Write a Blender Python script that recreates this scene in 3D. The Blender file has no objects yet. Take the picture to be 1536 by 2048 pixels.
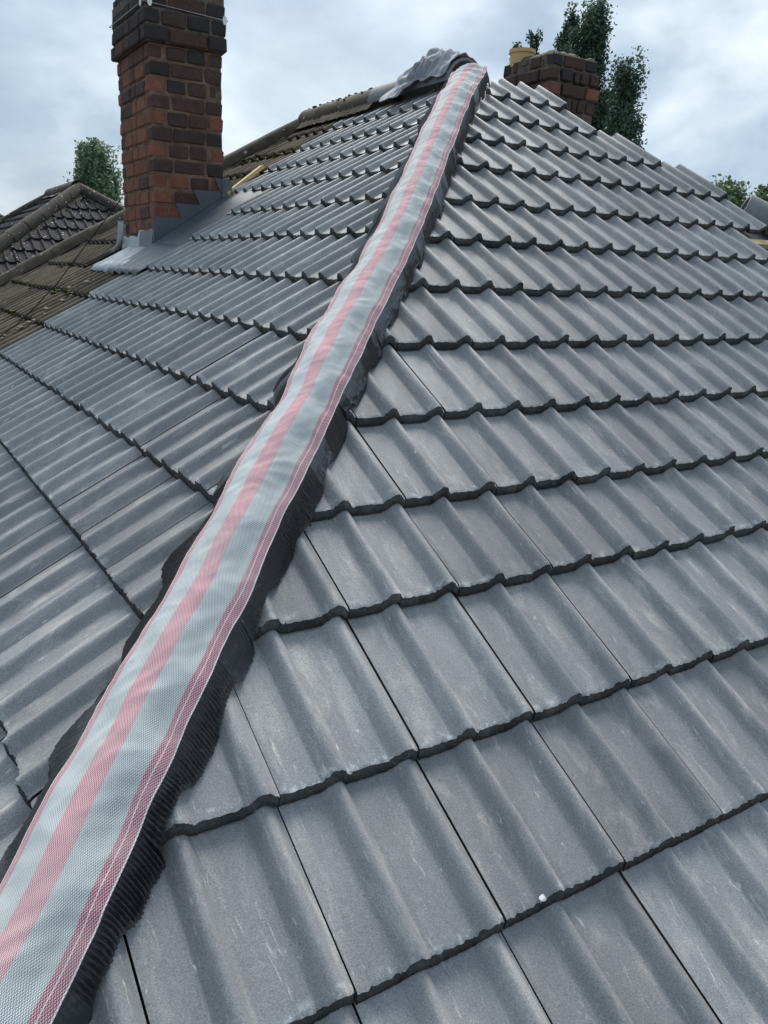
import bpy, bmesh, math, random
import numpy as np
from mathutils import Vector, Matrix, noise
random.seed(7); rng = np.random.default_rng(7)
SC = bpy.context.scene
COL = SC.collection

# ------------------------------------------------------------------ camera
RM = ((0.8465215860787294, -0.5310217755130774, 0.03764409958667203),
      (0.11793408710944497, 0.25601853369754535, 0.9594509166711036),
      (-0.5191269164668831, -0.8077563892253021, 0.27935078354156806))
CAM = (-3.397, -4.317, -1.217)
FPX = 1632.83
cam = bpy.data.cameras.new("camera"); camo = bpy.data.objects.new("camera", cam); COL.objects.link(camo)
mw = Matrix.Identity(4)
for r in range(3):
    for c in range(3): mw[c][r] = RM[r][c]
    mw[r][3] = CAM[r]
camo.matrix_world = mw
cam.sensor_fit = 'VERTICAL'; cam.sensor_height = 36.0; cam.sensor_width = 27.0
cam.lens = FPX / 2048 * 36.0
cam.clip_start = 0.05; cam.clip_end = 3000
SC.camera = camo

# ------------------------------------------------------------------ sky, sun, exposure
SUN_EL, SUN_AZ = 47.0, 60.0       # azimuth measured from +X towards +Y (direction the light comes from)
world = bpy.data.worlds.new("World"); SC.world = world; world.use_nodes = True
wn = world.node_tree; wn.nodes.clear()
def N(t, ty, **kw):
    n = t.nodes.new(ty)
    for k, v in kw.items():
        if k == 'op': n.operation = v
        elif k == 'inp':
            for a, b in v.items(): n.inputs[a].default_value = b
        else: setattr(n, k, v)
    return n
def ramp(t, fac, stops, interp='LINEAR'):
    n = t.nodes.new('ShaderNodeValToRGB'); cr = n.color_ramp; cr.interpolation = interp
    while len(cr.elements) < len(stops): cr.elements.new(0.5)
    for e, (p, c) in zip(cr.elements, stops):
        e.position = p; e.color = (c, c, c, 1) if isinstance(c, (int, float)) else (*c, 1)
    if fac is not None: t.links.new(fac, n.inputs[0])
    return n
def mixc(t, a, b, fac, blend='MIX'):
    n = t.nodes.new('ShaderNodeMix'); n.data_type = 'RGBA'; n.blend_type = blend
    for s, v in ((n.inputs[0], fac), (n.inputs[6], a), (n.inputs[7], b)):
        if isinstance(v, (int, float)): s.default_value = v
        elif isinstance(v, tuple): s.default_value = (*v, 1) if len(v) == 3 else v
        else: t.links.new(v, s)
    return n.outputs[2]
sky = N(wn, 'ShaderNodeTexSky', sky_type='NISHITA', sun_disc=False)
sky.sun_elevation = math.radians(SUN_EL); sky.sun_rotation = math.radians(90 - SUN_AZ)
sky.air_density = 1.4; sky.dust_density = 2.0; sky.ozone_density = 1.5
bg1 = N(wn, 'ShaderNodeBackground', inp={'Strength': 0.05}); wn.links.new(sky.outputs[0], bg1.inputs[0])
tc = N(wn, 'ShaderNodeTexCoord')
mp = N(wn, 'ShaderNodeMapping'); mp.inputs['Scale'].default_value = (1.0, 1.0, 1.75); mp.inputs['Location'].default_value = (0.85, 0.3, 0.6)
wn.links.new(tc.outputs['Generated'], mp.inputs[0])
na = N(wn, 'ShaderNodeTexNoise', inp={'Scale': 2.1, 'Detail': 9.0, 'Roughness': 0.53, 'Distortion': 0.25}); wn.links.new(mp.outputs[0], na.inputs['Vector'])
nb = N(wn, 'ShaderNodeTexNoise', inp={'Scale': 4.2, 'Detail': 8.0, 'Roughness': 0.5, 'Distortion': 0.15}); wn.links.new(mp.outputs[0], nb.inputs['Vector'])
cov = ramp(wn, na.outputs['Fac'], [(0.30, 0.55), (0.56, 1.0)])
ccol = ramp(wn, nb.outputs['Fac'], [(0.33, (0.108, 0.146, 0.196)), (0.45, (0.143, 0.185, 0.233)), (0.54, (0.202, 0.243, 0.284)), (0.67, (0.305, 0.336, 0.362))])
bg2 = N(wn, 'ShaderNodeBackground', inp={'Strength': 1.0}); wn.links.new(ccol.outputs[0], bg2.inputs[0])
mx = N(wn, 'ShaderNodeMixShader'); wn.links.new(cov.outputs[0], mx.inputs[0]); wn.links.new(bg1.outputs[0], mx.inputs[1]); wn.links.new(bg2.outputs[0], mx.inputs[2])
wo = N(wn, 'ShaderNodeOutputWorld'); wn.links.new(mx.outputs[0], wo.inputs[0])
sl = bpy.data.lights.new("sun", 'SUN'); sl.energy = 1.9; sl.angle = math.radians(40); sl.color = (1.0, 0.97, 0.92)
so = bpy.data.objects.new("sun", sl); COL.objects.link(so)
e_, a_ = math.radians(SUN_EL), math.radians(SUN_AZ)
sd = Vector((math.cos(e_)*math.cos(a_), math.cos(e_)*math.sin(a_), math.sin(e_)))
so.rotation_euler = sd.to_track_quat('Z', 'Y').to_euler()
so.location = (0, 0, 30)
VS = SC.view_settings
SC.display_settings.display_device = 'sRGB'
VS.view_transform = 'Standard'; VS.look = 'None'; VS.gamma = 1.0; VS.exposure = 1.66; VS.use_curve_mapping = False

# ------------------------------------------------------------------ helpers
AL = math.radians(33.0155); CA, SA, TA = math.cos(AL), math.sin(AL), math.tan(AL)
XR, YL = -3.18916, -2.01899           # lattice of the roll crests on the two slopes
HB = -0.0595                           # base plane of the tiles below the crest plane
ROWS = [.338, .656, .957, 1.265, 1.603, 1.921, 2.250, 2.570, 2.893, 3.199, 3.485, 3.826, 4.160]
while ROWS[-1] < 5.9: ROWS.append(ROWS[-1] + .333)
ROWS_L = [.338, .650, .950, 1.255, 1.575, 1.892, 2.237, 2.566, 2.900, 3.220, 3.537, 3.888, 4.230]    # courses of the long slope
while len(ROWS_L) < len(ROWS): ROWS_L.append(ROWS_L[-1] + .335)
RIDGE = 2.25
RMn = np.array(RM); CN = np.array(CAM)
def proj(P):
    q = (np.atleast_2d(P) - CN) @ RMn.T
    z = -q[:, 2]
    return np.stack([768 + FPX*q[:, 0]/np.maximum(z, .05), 1024 - FPX*q[:, 1]/np.maximum(z, .05), z], 1)
def empty(name, loc, label=None, cat=None, group=None):
    o = bpy.data.objects.new(name, None); COL.objects.link(o); o.location = loc; o.empty_display_size = .2
    return tag(o, label, cat, group)
def tag(o, label=None, cat=None, group=None, kind=None):
    if label: o['label'] = label
    if cat: o['category'] = cat
    if group: o['group'] = group
    if kind: o['kind'] = kind
    return o
WORLD = {}                             # intended world matrices (no depsgraph needed)
def link(name, me, parent=None, M=None):
    o = bpy.data.objects.new(name, me); COL.objects.link(o)
    M = M or Matrix.Identity(4)
    if parent is not None:
        o.parent = parent
        P = WORLD.get(parent.name) or Matrix.Translation(parent.location)
        o.matrix_local = P.inverted() @ M
    else: o.matrix_world = M
    WORLD[o.name] = M
    return o
def mesh(name, V, F, mats, smooth=True, mi=None, uv=None):
    me = bpy.data.meshes.new(name); me.from_pydata([tuple(v) for v in V], [], F)
    for m in (mats if isinstance(mats, (list, tuple)) else [mats]): me.materials.append(m)
    if mi is not None: me.polygons.foreach_set('material_index', mi)
    me.polygons.foreach_set('use_smooth', [smooth]*len(me.polygons))
    me.update()
    return me
class MB:
    def __init__(s): s.V = []; s.F = []; s.M = []
    def add(s, V, F, m=0):
        b = len(s.V); s.V += [tuple(v) for v in V]; s.F += [tuple(i+b for i in f) for f in F]; s.M += [m]*len(F)
    def box(s, c, size, R=None, m=0):
        hx, hy, hz = [d/2 for d in size]
        V = [Vector((x, y, z)) for x in (-hx, hx) for y in (-hy, hy) for z in (-hz, hz)]
        if R is not None: V = [R @ v for v in V]
        V = [v + Vector(c) for v in V]
        s.add(V, [(0,1,3,2), (4,6,7,5), (0,4,5,1), (2,3,7,6), (0,2,6,4), (1,5,7,3)], m)
    def tube(s, pts, r, n=8, m=0, cap=True):
        pts = [Vector(p) for p in pts]; rr = r if isinstance(r, (list, tuple)) else [r]*len(pts)
        V = []; up = Vector((0.13, .31, .94))
        for i, p in enumerate(pts):
            t = (pts[min(i+1, len(pts)-1)] - pts[max(i-1, 0)]).normalized()
            a = t.cross(up).normalized(); b = t.cross(a)
            V += [p + (a*math.cos(2*math.pi*k/n) + b*math.sin(2*math.pi*k/n))*rr[i] for k in range(n)]
        F = [(i*n+k, i*n+(k+1) % n, (i+1)*n+(k+1) % n, (i+1)*n+k) for i in range(len(pts)-1) for k in range(n)]
        if cap: F += [tuple(range(n-1, -1, -1)), tuple(range((len(pts)-1)*n, len(pts)*n))]
        s.add(V, F, m)
    def sheet(s, pts, nrm, th, m=0):
        """closed prism: polygon pts extruded by th along -nrm"""
        n = len(pts); nr = Vector(nrm).normalized()*th
        V = [Vector(p) for p in pts] + [Vector(p) - nr for p in pts]
        F = [tuple(range(n)), tuple(range(2*n-1, n-1, -1))] + [(i, n+i, n+(i+1) % n, (i+1) % n) for i in range(n)]
        s.add(V, F, m)
    def mesh(s, name, mats, smooth=False): return mesh(name, s.V, s.F, mats, smooth, s.M)
    def build(s, name, mats, parent=None, smooth=False): return link(name, s.mesh(name, mats, smooth), parent)

# ------------------------------------------------------------------ materials
MAT = {}
def newmat(name):
    m = bpy.data.materials.new(name); m.use_nodes = True; MAT[name] = m
    t = m.node_tree; b = t.nodes['Principled BSDF']
    return m, t, b
def coords(t, scale=(1, 1, 1), rnd=True, kind='Object'):
    c = t.nodes.new('ShaderNodeTexCoord'); src = c.outputs[kind]
    oi = t.nodes.new('ShaderNodeObjectInfo')
    if rnd:
        mu = t.nodes.new('ShaderNodeVectorMath'); mu.operation = 'SCALE'; mu.inputs[0].default_value = (37.1, 11.7, 53.3)
        t.links.new(oi.outputs['Random'], mu.inputs['Scale'])
        ad = t.nodes.new('ShaderNodeVectorMath'); ad.operation = 'ADD'
        t.links.new(src, ad.inputs[0]); t.links.new(mu.outputs[0], ad.inputs[1]); src2 = ad.outputs[0]
    else: src2 = src
    return src, src2, oi.outputs['Random']
def scaled(t, vec, s):
    m = t.nodes.new('ShaderNodeMapping'); m.inputs['Scale'].default_value = s; t.links.new(vec, m.inputs[0]); return m.outputs[0]
def noisef(t, vec, scale, detail=4, rough=.55, dist=0):
    n = N(t, 'ShaderNodeTexNoise', inp={'Scale': scale, 'Detail': detail, 'Roughness': rough, 'Distortion': dist}); t.links.new(vec, n.inputs['Vector']); return n.outputs['Fac']
def bump(t, b, h, strength, dist=.002, prev=None):
    n = N(t, 'ShaderNodeBump', inp={'Strength': strength, 'Distance': dist}); t.links.new(h, n.inputs['Height'])
    if prev is not None: t.links.new(prev, n.inputs['Normal'])
    t.links.new(n.outputs[0], b.inputs['Normal']); return n.outputs[0]
def mathn(t, op, a, b=None, c=None):
    n = t.nodes.new('ShaderNodeMath'); n.operation = op
    for i, v in enumerate((a, b, c)):
        if v is None: continue
        if isinstance(v, (int, float)): n.inputs[i].default_value = v
        else: t.links.new(v, n.inputs[i])
    return n.outputs[0]

def tile_material(name, lo, hi, pale, pale_amt, edge=False, moss=None, lichen=0.0, rough=.6, tint=.12, pan=0, grain=0, chips=0):
    m, t, b = newmat(name)
    src, vec, rnd = coords(t)
    n1 = noisef(t, scaled(t, vec, (9, 3.2, 9)), 1.0, 5, .6)
    c = ramp(t, n1, [(.28, lo), (.72, hi)]).outputs[0]
    # broad pale bloom and lime streaks that run down the tile
    n2 = noisef(t, scaled(t, vec, (16, 5, 16)), 1.0, 7, .68, .6)
    f2 = ramp(t, n2, [(.50, 0), (.60, pale_amt*.35), (.74, pale_amt)]).outputs[0]
    c = mixc(t, c, pale, f2)
    n3 = noisef(t, scaled(t, vec, (46, 7, 46)), 1.0, 6, .72, 1.2)
    f3 = ramp(t, n3, [(.615, 0), (.70, pale_amt*.9)]).outputs[0]
    c = mixc(t, c, tuple(min(1, x*1.25) for x in pale), f3)
    # dark aggregate pits
    n4 = noisef(t, vec, 230, 2, .5)
    f4 = ramp(t, n4, [(.20, .55), (.33, 0)]).outputs[0]
    n4b = noisef(t, vec, 12, 3, .6)
    f4 = mathn(t, 'MULTIPLY', f4, ramp(t, n4b, [(.40, 0), (.60, 1)]).outputs[0])
    c = mixc(t, c, (.03, .032, .036), f4)
    if grain:
        g0 = noisef(t, vec, 340, 2, .7)
        c = mixc(t, c, ramp(t, g0, [(.3, 1-grain*2), (.7, 1+grain)]).outputs[0], 1.0, 'MULTIPLY')
    if chips:
        sy = t.nodes.new('ShaderNodeSeparateXYZ'); t.links.new(src, sy.inputs[0])
        near = ramp(t, sy.outputs[1], [(0.0, 1), (.018, .9), (.034, 0)]).outputs[0]
        nn = noisef(t, vec, 38, 5, .7)
        c = mixc(t, c, (.62, .63, .63), mathn(t, 'MULTIPLY', near, ramp(t, nn, [(.53, 0), (.64, chips)]).outputs[0]))
        nv_ = noisef(t, scaled(t, vec, (55, 9, 55)), 1.0, 3, .5, 2.5)
        c = mixc(t, c, (.60, .61, .60), ramp(t, nv_, [(.715, 0), (.74, .6)]).outputs[0])
    if moss:
        n5 = noisef(t, scaled(t, vec, (8, 4, 8)), 1.0, 8, .72)
        c = mixc(t, c, moss, ramp(t, n5, [(.48, 0), (.66, .8)]).outputs[0])
    if lichen:
        v = N(t, 'ShaderNodeTexVoronoi', inp={'Scale': 13.0, 'Randomness': 1.0}); t.links.new(vec, v.inputs['Vector'])
        n6 = noisef(t, vec, 7, 2)
        d = mathn(t, 'ADD', v.outputs['Distance'], ramp(t, n6, [(.35, .22), (.65, 0)]).outputs[0])
        c = mixc(t, c, (.55, .55, .50), ramp(t, d, [(.17, lichen), (.25, 0)]).outputs[0])
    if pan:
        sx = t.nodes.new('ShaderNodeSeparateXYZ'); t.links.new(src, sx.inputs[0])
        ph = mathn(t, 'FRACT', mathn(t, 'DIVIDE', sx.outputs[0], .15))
        flank_shade = ramp(t, ph, [(0, 1), (.40, 1), (.54, 0), (.80, 0), (.90, 1)]).outputs[0]  # dark lines between rolls: shade painted onto the right flank, dirt in the pan
        flank_shade = mathn(t, 'MULTIPLY', flank_shade, ramp(t, n2, [(.25, pan), (.75, pan*.55)]).outputs[0])
        c = mixc(t, c, (.018, .018, .012), flank_shade)
    # tile to tile difference
    k = mathn(t, 'MULTIPLY_ADD', rnd, 2*tint, 1-tint)
    hs = N(t, 'ShaderNodeHueSaturation'); t.links.new(c, hs.inputs['Color']); t.links.new(k, hs.inputs['Value'])
    t.links.new(hs.outputs[0], b.inputs['Base Color'])
    g = noisef(t, vec, 420, 3, .6); g2 = noisef(t, vec, 60, 4, .6)
    p = bump(t, b, g, .55 if not edge else 1.0, .0012 if not edge else .006); bump(t, b, g2, .35 if not edge else .9, .002 if not edge else .008, p)
    rr = ramp(t, n2, [(.3, rough-.06), (.8, rough+.12)]).outputs[0]; t.links.new(rr, b.inputs['Roughness'])
    b.inputs['Specular IOR Level'].default_value = (.6 if rough < .5 else .4) if not edge else .15
    return m
TILE = tile_material('grey_tile', (.200, .204, .209), (.284, .288, .294), (.50, .485, .455), .78, rough=.56, grain=.17, chips=.55, tint=.17)
TILE_R = tile_material('grey_tile_joined', (.200, .204, .209), (.284, .288, .294), (.48, .475, .455), .5, rough=.50, grain=.14)
OLD_R = tile_material('old_brown_tile_joined', (.070, .055, .040), (.185, .148, .105), (.30, .25, .175), .7, moss=(.065, .058, .032), rough=.85)
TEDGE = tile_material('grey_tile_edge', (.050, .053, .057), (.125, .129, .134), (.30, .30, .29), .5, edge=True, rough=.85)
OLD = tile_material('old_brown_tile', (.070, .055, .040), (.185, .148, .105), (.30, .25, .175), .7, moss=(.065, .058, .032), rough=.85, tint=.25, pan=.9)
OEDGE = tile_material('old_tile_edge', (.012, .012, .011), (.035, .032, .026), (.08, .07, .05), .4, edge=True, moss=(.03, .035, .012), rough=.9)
DARK = tile_material('dark_lichen_tile', (.014, .012, .014), (.034, .030, .032), (.05, .046, .045), .3, lichen=1.0, rough=.85, tint=.15)
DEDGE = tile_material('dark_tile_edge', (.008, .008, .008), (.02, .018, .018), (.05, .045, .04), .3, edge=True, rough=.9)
RIDGEN = tile_material('grey_ridge_tile', (.13, .135, .142), (.19, .195, .20), (.3, .3, .3), .4, rough=.7)
RIDGED = tile_material('dark_mossy_ridge_tile', (.015, .013, .012), (.042, .036, .031), (.11, .10, .08), .5, moss=(.05, .045, .025), lichen=.8, rough=.95, tint=.2)
RIDGEO = tile_material('mossy_ridge_tile', (.034, .029, .024), (.095, .079, .062), (.18, .155, .115), .6, moss=(.05, .045, .025), lichen=.5, rough=.95, tint=.2)
MORTARO = tile_material('weathered_bedding_mortar', (.06, .052, .043), (.16, .135, .11), (.25, .22, .17), .5, edge=True, moss=(.03, .03, .015), rough=.95)

def simple(name, col, rough=.6, metal=0, spec=.5, var=.25, scale=20, bumps=.3, bscale=80, bdist=.002, rnd=True, stretch=(1, 1, 1)):
    m, t, b = newmat(name)
    src, vec, r = coords(t, rnd=rnd)
    vv = scaled(t, vec, stretch)
    n = noisef(t, vv, scale, 6, .62)
    lo = tuple(x*(1-var) for x in col); hi = tuple(min(1, x*(1+var)) for x in col)
    t.links.new(ramp(t, n, [(.3, lo), (.7, hi)]).outputs[0], b.inputs['Base Color'])
    b.inputs['Roughness'].default_value = rough; b.inputs['Metallic'].default_value = metal; b.inputs['Specular IOR Level'].default_value = spec
    if bumps: bump(t, b, noisef(t, vv, bscale, 4, .6), bumps, bdist)
    return m
def brick_material(name, a, bcol, soot, soot_amt, wash=.35):
    m, t, b = newmat(name)
    src, vec, rnd = coords(t)
    n1 = noisef(t, vec, 22, 5, .65)
    base = ramp(t, rnd, [(0, a), (.5, tuple((x+y)/2 for x, y in zip(a, bcol))), (1, bcol)]).outputs[0]
    c = mixc(t, base, tuple(x*.45 for x in a), ramp(t, n1, [(.4, 0), (.75, .75)]).outputs[0])
    n2 = noisef(t, vec, 9, 6, .7)
    c = mixc(t, c, soot, ramp(t, n2, [(.30, soot_amt), (.72, soot_amt*.25)]).outputs[0])
    n3 = noisef(t, vec, 30, 6, .72, .8)
    c = mixc(t, c, (.30, .22, .175), ramp(t, n3, [(.58, 0), (.72, wash)]).outputs[0])
    n4 = noisef(t, vec, 75, 2, .5)
    c = mixc(t, c, (.5, .48, .42), ramp(t, n4, [(.78, 0), (.82, .7)]).outputs[0])
    t.links.new(c, b.inputs['Base Color']); b.inputs['Roughness'].default_value = .88; b.inputs['Specular IOR Level'].default_value = .25
    p = bump(t, b, noisef(t, vec, 160, 5, .65), .6, .002); bump(t, b, n3, .5, .006, p)
    return m
BRICK = brick_material('red_brick', (.30, .108, .066), (.185, .070, .048), (.06, .047, .04), .42, .55)
BRICKD = brick_material('sooty_red_brick', (.135, .062, .046), (.082, .047, .040), (.036, .032, .03), .75, .4)
BRICKS = brick_material('sooty_black_brick', (.062, .048, .042), (.040, .035, .034), (.027, .026, .026), .8, .15)
MORTAR = simple('lime_mortar', (.155, .10, .074), .95, var=.62, scale=9, bumps=.9, bscale=90, bdist=.006, spec=.15)
MORTARD = simple('sooty_mortar', (.12, .095, .078), .95, var=.5, scale=26, bumps=.9, bscale=90, bdist=.006, spec=.15)
LEAD = simple('dark_lead', (.068, .078, .092), .48, var=.22, scale=9, bumps=.25, bscale=14, bdist=.004, spec=.6)
LEADP = simple('pale_lead', (.30, .325, .35), .42, var=.30, scale=12, bumps=.3, bscale=16, bdist=.004, spec=.7, metal=.25)
WOODP = simple('pale_softwood', (.52, .38, .20), .75, var=.18, scale=5, stretch=(1, 12, 12), bumps=.2, bscale=30)
UNDER = simple('grey_underlay', (.10, .115, .135), .7, var=.2, scale=6, bumps=.2, bscale=300)
WALLM = simple('house_render', (.45, .42, .38), .9, var=.1, scale=3, bumps=.4, bscale=60)
GRASS = simple('garden_ground', (.085, .088, .078), .95, var=.5, scale=.8, bumps=.5, bscale=6, bdist=.05, rnd=False)
POTM = simple('buff_clay_pot', (.50, .34, .15), .7, var=.12, scale=10, bumps=.2)
FLAUNCH = simple('mossy_flaunching', (.12, .105, .075), .95, var=.6, scale=18, bumps=1.0, bscale=40, bdist=.02, spec=.1)
CABLEM = simple('black_cable', (.012, .013, .013), .95, var=.2, bumps=0, spec=.05)
WIREM = simple('galvanised_wire', (.30, .30, .30), .45, metal=.5, var=.2, bumps=0)
PLATEM = simple('white_plate', (.70, .71, .70), .45, var=.08, bumps=0)
BARK = simple('tree_bark', (.07, .055, .04), .95, var=.35, scale=8, bumps=.6, bscale=18, bdist=.02)
MOSS = simple('moss_clump', (.05, .055, .015), .95, var=.6, scale=40, bumps=.8, bscale=80, bdist=.005, spec=.1)
CRUMB = simple('mortar_crumb', (.27, .24, .18), .95, var=.4, scale=40, bumps=.8, bscale=80, bdist=.004, spec=.1)

# black pleated butyl edge
m, t, b = newmat('black_pleated_foil'); FOIL = m
src, vec, r = coords(t, rnd=False)
c = ramp(t, noisef(t, vec, 6, 4), [(.3, (.011, .013, .018)), (.75, (.026, .030, .038))]).outputs[0]
t.links.new(c, b.inputs['Base Color']); b.inputs['Roughness'].default_value = .24; b.inputs['Specular IOR Level'].default_value = 1.0
bump(t, b, noisef(t, vec, 55, 4, .6, .4), .5, .004)

# woven hip roll: stripes across (UV u in metres), weave from both directions
WW = .205
m, t, b = newmat('striped_woven_fabric'); FAB = m
uvn = N(t, 'ShaderNodeUVMap'); uvn.uv_map = 'uv'
sp = N(t, 'ShaderNodeSeparateXYZ'); t.links.new(uvn.outputs[0], sp.inputs[0]); U, V_ = sp.outputs[0], sp.outputs[1]
q = mathn(t, 'DIVIDE', U, WW)
G, PK, HM, WH = (.315, .362, .372), (.42, .168, .198), (.34, .10, .138), (.72, .62, .63)
st = ramp(t, q, [(0, WH), (.012, HM), (.060, WH), (.066, HM), (.118, G), (.385, PK), (.605, G), (.868, HM), (.912, WH), (.918, HM), (.985, WH)], 'CONSTANT').outputs[0]
P_ = .0036
wu = mathn(t, 'SINE', mathn(t, 'MULTIPLY', U, 2*math.pi/P_)); wv = mathn(t, 'SINE', mathn(t, 'MULTIPLY', V_, 2*math.pi/P_))
row = mathn(t, 'SINE', mathn(t, 'MULTIPLY', V_, math.pi/P_))
wd = mathn(t, 'MULTIPLY', wu, mathn(t, 'SIGN', row))
wf = mathn(t, 'MULTIPLY_ADD', mathn(t, 'MULTIPLY', wd, mathn(t, 'ABSOLUTE', wv)), .5, .5)
c = mixc(t, st, (.80, .82, .83), ramp(t, wf, [(.60, 0), (.82, .75)]).outputs[0])
c = mixc(t, c, mixc(t, st, (.03, .04, .06), .65), ramp(t, wf, [(.12, .85), (.38, 0)]).outputs[0])
src, vec, r = coords(t, rnd=False)
c = mixc(t, c, (.33, .33, .31), ramp(t, noisef(t, vec, 9, 7, .7), [(.42, 0), (.72, .38)]).outputs[0])
c = mixc(t, c, (.14, .14, .14), ramp(t, noisef(t, vec, 31, 6, .7, .6), [(.60, 0), (.75, .3)]).outputs[0])
t.links.new(c, b.inputs['Base Color']); b.inputs['Roughness'].default_value = .92; b.inputs['Specular IOR Level'].default_value = .15
bump(t, b, wf, .35, .0012)

# cloth on the ridge
m, t, b = newmat('grey_cotton'); CLOTHM = m
src, vec, r = coords(t, rnd=False)
c = ramp(t, noisef(t, vec, 9, 5), [(.3, (.20, .212, .24)), (.7, (.30, .315, .345))]).outputs[0]
t.links.new(c, b.inputs['Base Color']); b.inputs['Roughness'].default_value = .9; b.inputs['Sheen Weight'].default_value = .3
bump(t, b, noisef(t, vec, 700, 2), .3, .001)

def leaf_material(name, a, bb):
    m, t, b = newmat(name)
    src, vec, r = coords(t, rnd=False)
    n = noisef(t, vec, 1.3, 4, .6); n2 = noisef(t, vec, 14, 2, .6)
    c = ramp(t, n2, [(.3, a), (.7, bb)]).outputs[0]
    c = mixc(t, c, tuple(x*.6 for x in a), ramp(t, n, [(.4, 0), (.7, .6)]).outputs[0])
    t.links.new(c, b.inputs['Base Color']); b.inputs['Roughness'].default_value = .55
    tr = N(t, 'ShaderNodeBsdfTranslucent'); t.links.new(c, tr.inputs[0])
    mxs = N(t, 'ShaderNodeMixShader', inp={0: .28}); out = t.nodes['Material Output']
    t.links.new(b.outputs[0], mxs.inputs[1]); t.links.new(tr.outputs[0], mxs.inputs[2]); t.links.new(mxs.outputs[0], out.inputs[0])
    return m
LEAFP = leaf_material('poplar_leaf', (.040, .078, .052), (.095, .150, .092))
LEAFL = leaf_material('pale_green_leaf', (.10, .165, .10), (.23, .32, .19))
LEAFB = leaf_material('bright_leaf', (.06, .11, .04), (.22, .30, .15))

# ------------------------------------------------------------------ roof tile
TH, TT, RH = .025, .031, .0285          # tile thickness, lip height over the tile below, roll height
TL = .415
def prof(x):
    """height of the upper surface across one 0.3 m tile: pan, roll, pan, roll"""
    first = x < .149
    x = x % .15 if x < .2999 else .1499
    if x < .0785: return -.0012*math.sin(x/.0785*math.pi)
    d = min(1, abs(x-.1125)/(.0340 if x < .1125 else (.0280 if first else .0330)))
    return RH*(.5+.5*math.cos(math.pi*d))**.70
XA = [0, .009, .018, .027, .036, .045, .054, .063, .071, .0785, .0800, .082, .085, .089, .094, .099, .105, .1125, .119, .125, .130, .134, .1375, .1400, .1425, .1450, .1485]
XS = XA + [.15+v for v in XA[1:-1]] + [.2963]
def tile_mesh(name, g, var, mats, length=TL, chip=1.0):
    """local frame: x across the slope, y up the slope, z off the slope; lip at y = 0"""
    r = random.Random(var*101+3)
    n = len(XS); V = []; F = []; MI = []; SM = []
    slope = -TT/g
    jit = [r.uniform(-.0026, .0026)*chip + (r.uniform(-.004, 0) if r.random() < .12 else 0) for _ in XS]
    jz = [r.uniform(-.0018, .0010)*chip for _ in XS]
    def top(x, y, i): return Vector((x, y, prof(x) + TT + slope*y))
    V += [top(x, .0090 + jit[i], i) + Vector((0, 0, -.0025 + jz[i])) for i, x in enumerate(XS)]     # arris
    V += [top(x, .017, i) for i, x in enumerate(XS)]
    V += [top(x, length, i) for i, x in enumerate(XS)]
    for k in range(2):
        for i in range(n-1): F.append((k*n+i, k*n+i+1, (k+1)*n+i+1, (k+1)*n+i)); MI.append(0); SM.append(True)
    # front lip: its own vertices so the arris stays sharp
    b0 = len(V)
    V += [V[i].copy() for i in range(n)]
    V += [top(x, .0055 + r.uniform(-.0018, .0018)*chip, i) + Vector((0, 0, -.0115 + r.uniform(-.0015, .0015))) for i, x in enumerate(XS)]
    V += [top(x, -.0015 + r.uniform(-.001, .001), i) + Vector((0, 0, -TH - .0010 + r.uniform(-.0006, .0006))) for i, x in enumerate(XS)]
    V += [top(x, .05, i) + Vector((0, 0, -TH)) for i, x in enumerate(XS)]
    for k in range(3):
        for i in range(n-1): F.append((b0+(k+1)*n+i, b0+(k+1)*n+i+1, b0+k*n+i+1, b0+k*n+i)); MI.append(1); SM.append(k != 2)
    # side faces
    for i, sgn in ((0, 1), (n-1, -1)):
        b1 = len(V); a = XS[i]
        V += [top(a, .0090, i) + Vector((0, 0, -.003)), top(a, length, i), top(a, length, i) + Vector((0, 0, -TH)), top(a, .0, i) + Vector((0, 0, -TH))]
        F.append((b1, b1+1, b1+2, b1+3) if sgn > 0 else (b1+3, b1+2, b1+1, b1)); MI.append(1); SM.append(False)
    me = bpy.data.meshes.new(name); me.from_pydata([tuple(v) for v in V], [], F)
    for mm in mats: me.materials.append(mm)
    me.polygons.foreach_set('material_index', MI); me.polygons.foreach_set('use_smooth', SM); me.update()
    return me
CACHE = {}
def tile_variant(g, var, mats, length=TL):
    key = (round(g, 2), var, mats[0].name, round(length, 2))
    if key not in CACHE: CACHE[key] = tile_mesh('roof_tile', round(g, 2), var, mats, length)
    return CACHE[key]
class Slope:
    def __init__(s, O, right, up, lat):
        s.O = Vector(O); s.r = Vector(right); s.u = Vector(up); s.n = s.r.cross(s.u); s.lat = lat
    def pt(s, a, v, h=0): return s.O + s.r*a - s.u*v + s.n*h
    def mat(s, a, v, h):
        M = Matrix.Identity(4); p = s.pt(a, v, h)
        for i in range(3): M[i][0] = s.r[i]; M[i][1] = s.u[i]; M[i][2] = s.n[i]; M[i][3] = p[i]
        return M
SR = Slope((0, 0, 0), (1, 0, 0), (0, CA, SA), XR + .026)
SL = Slope((0, 0, 0), (0, -1, 0), (CA, 0, SA), -(YL - .026))        # coordinate a = -Y
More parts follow.
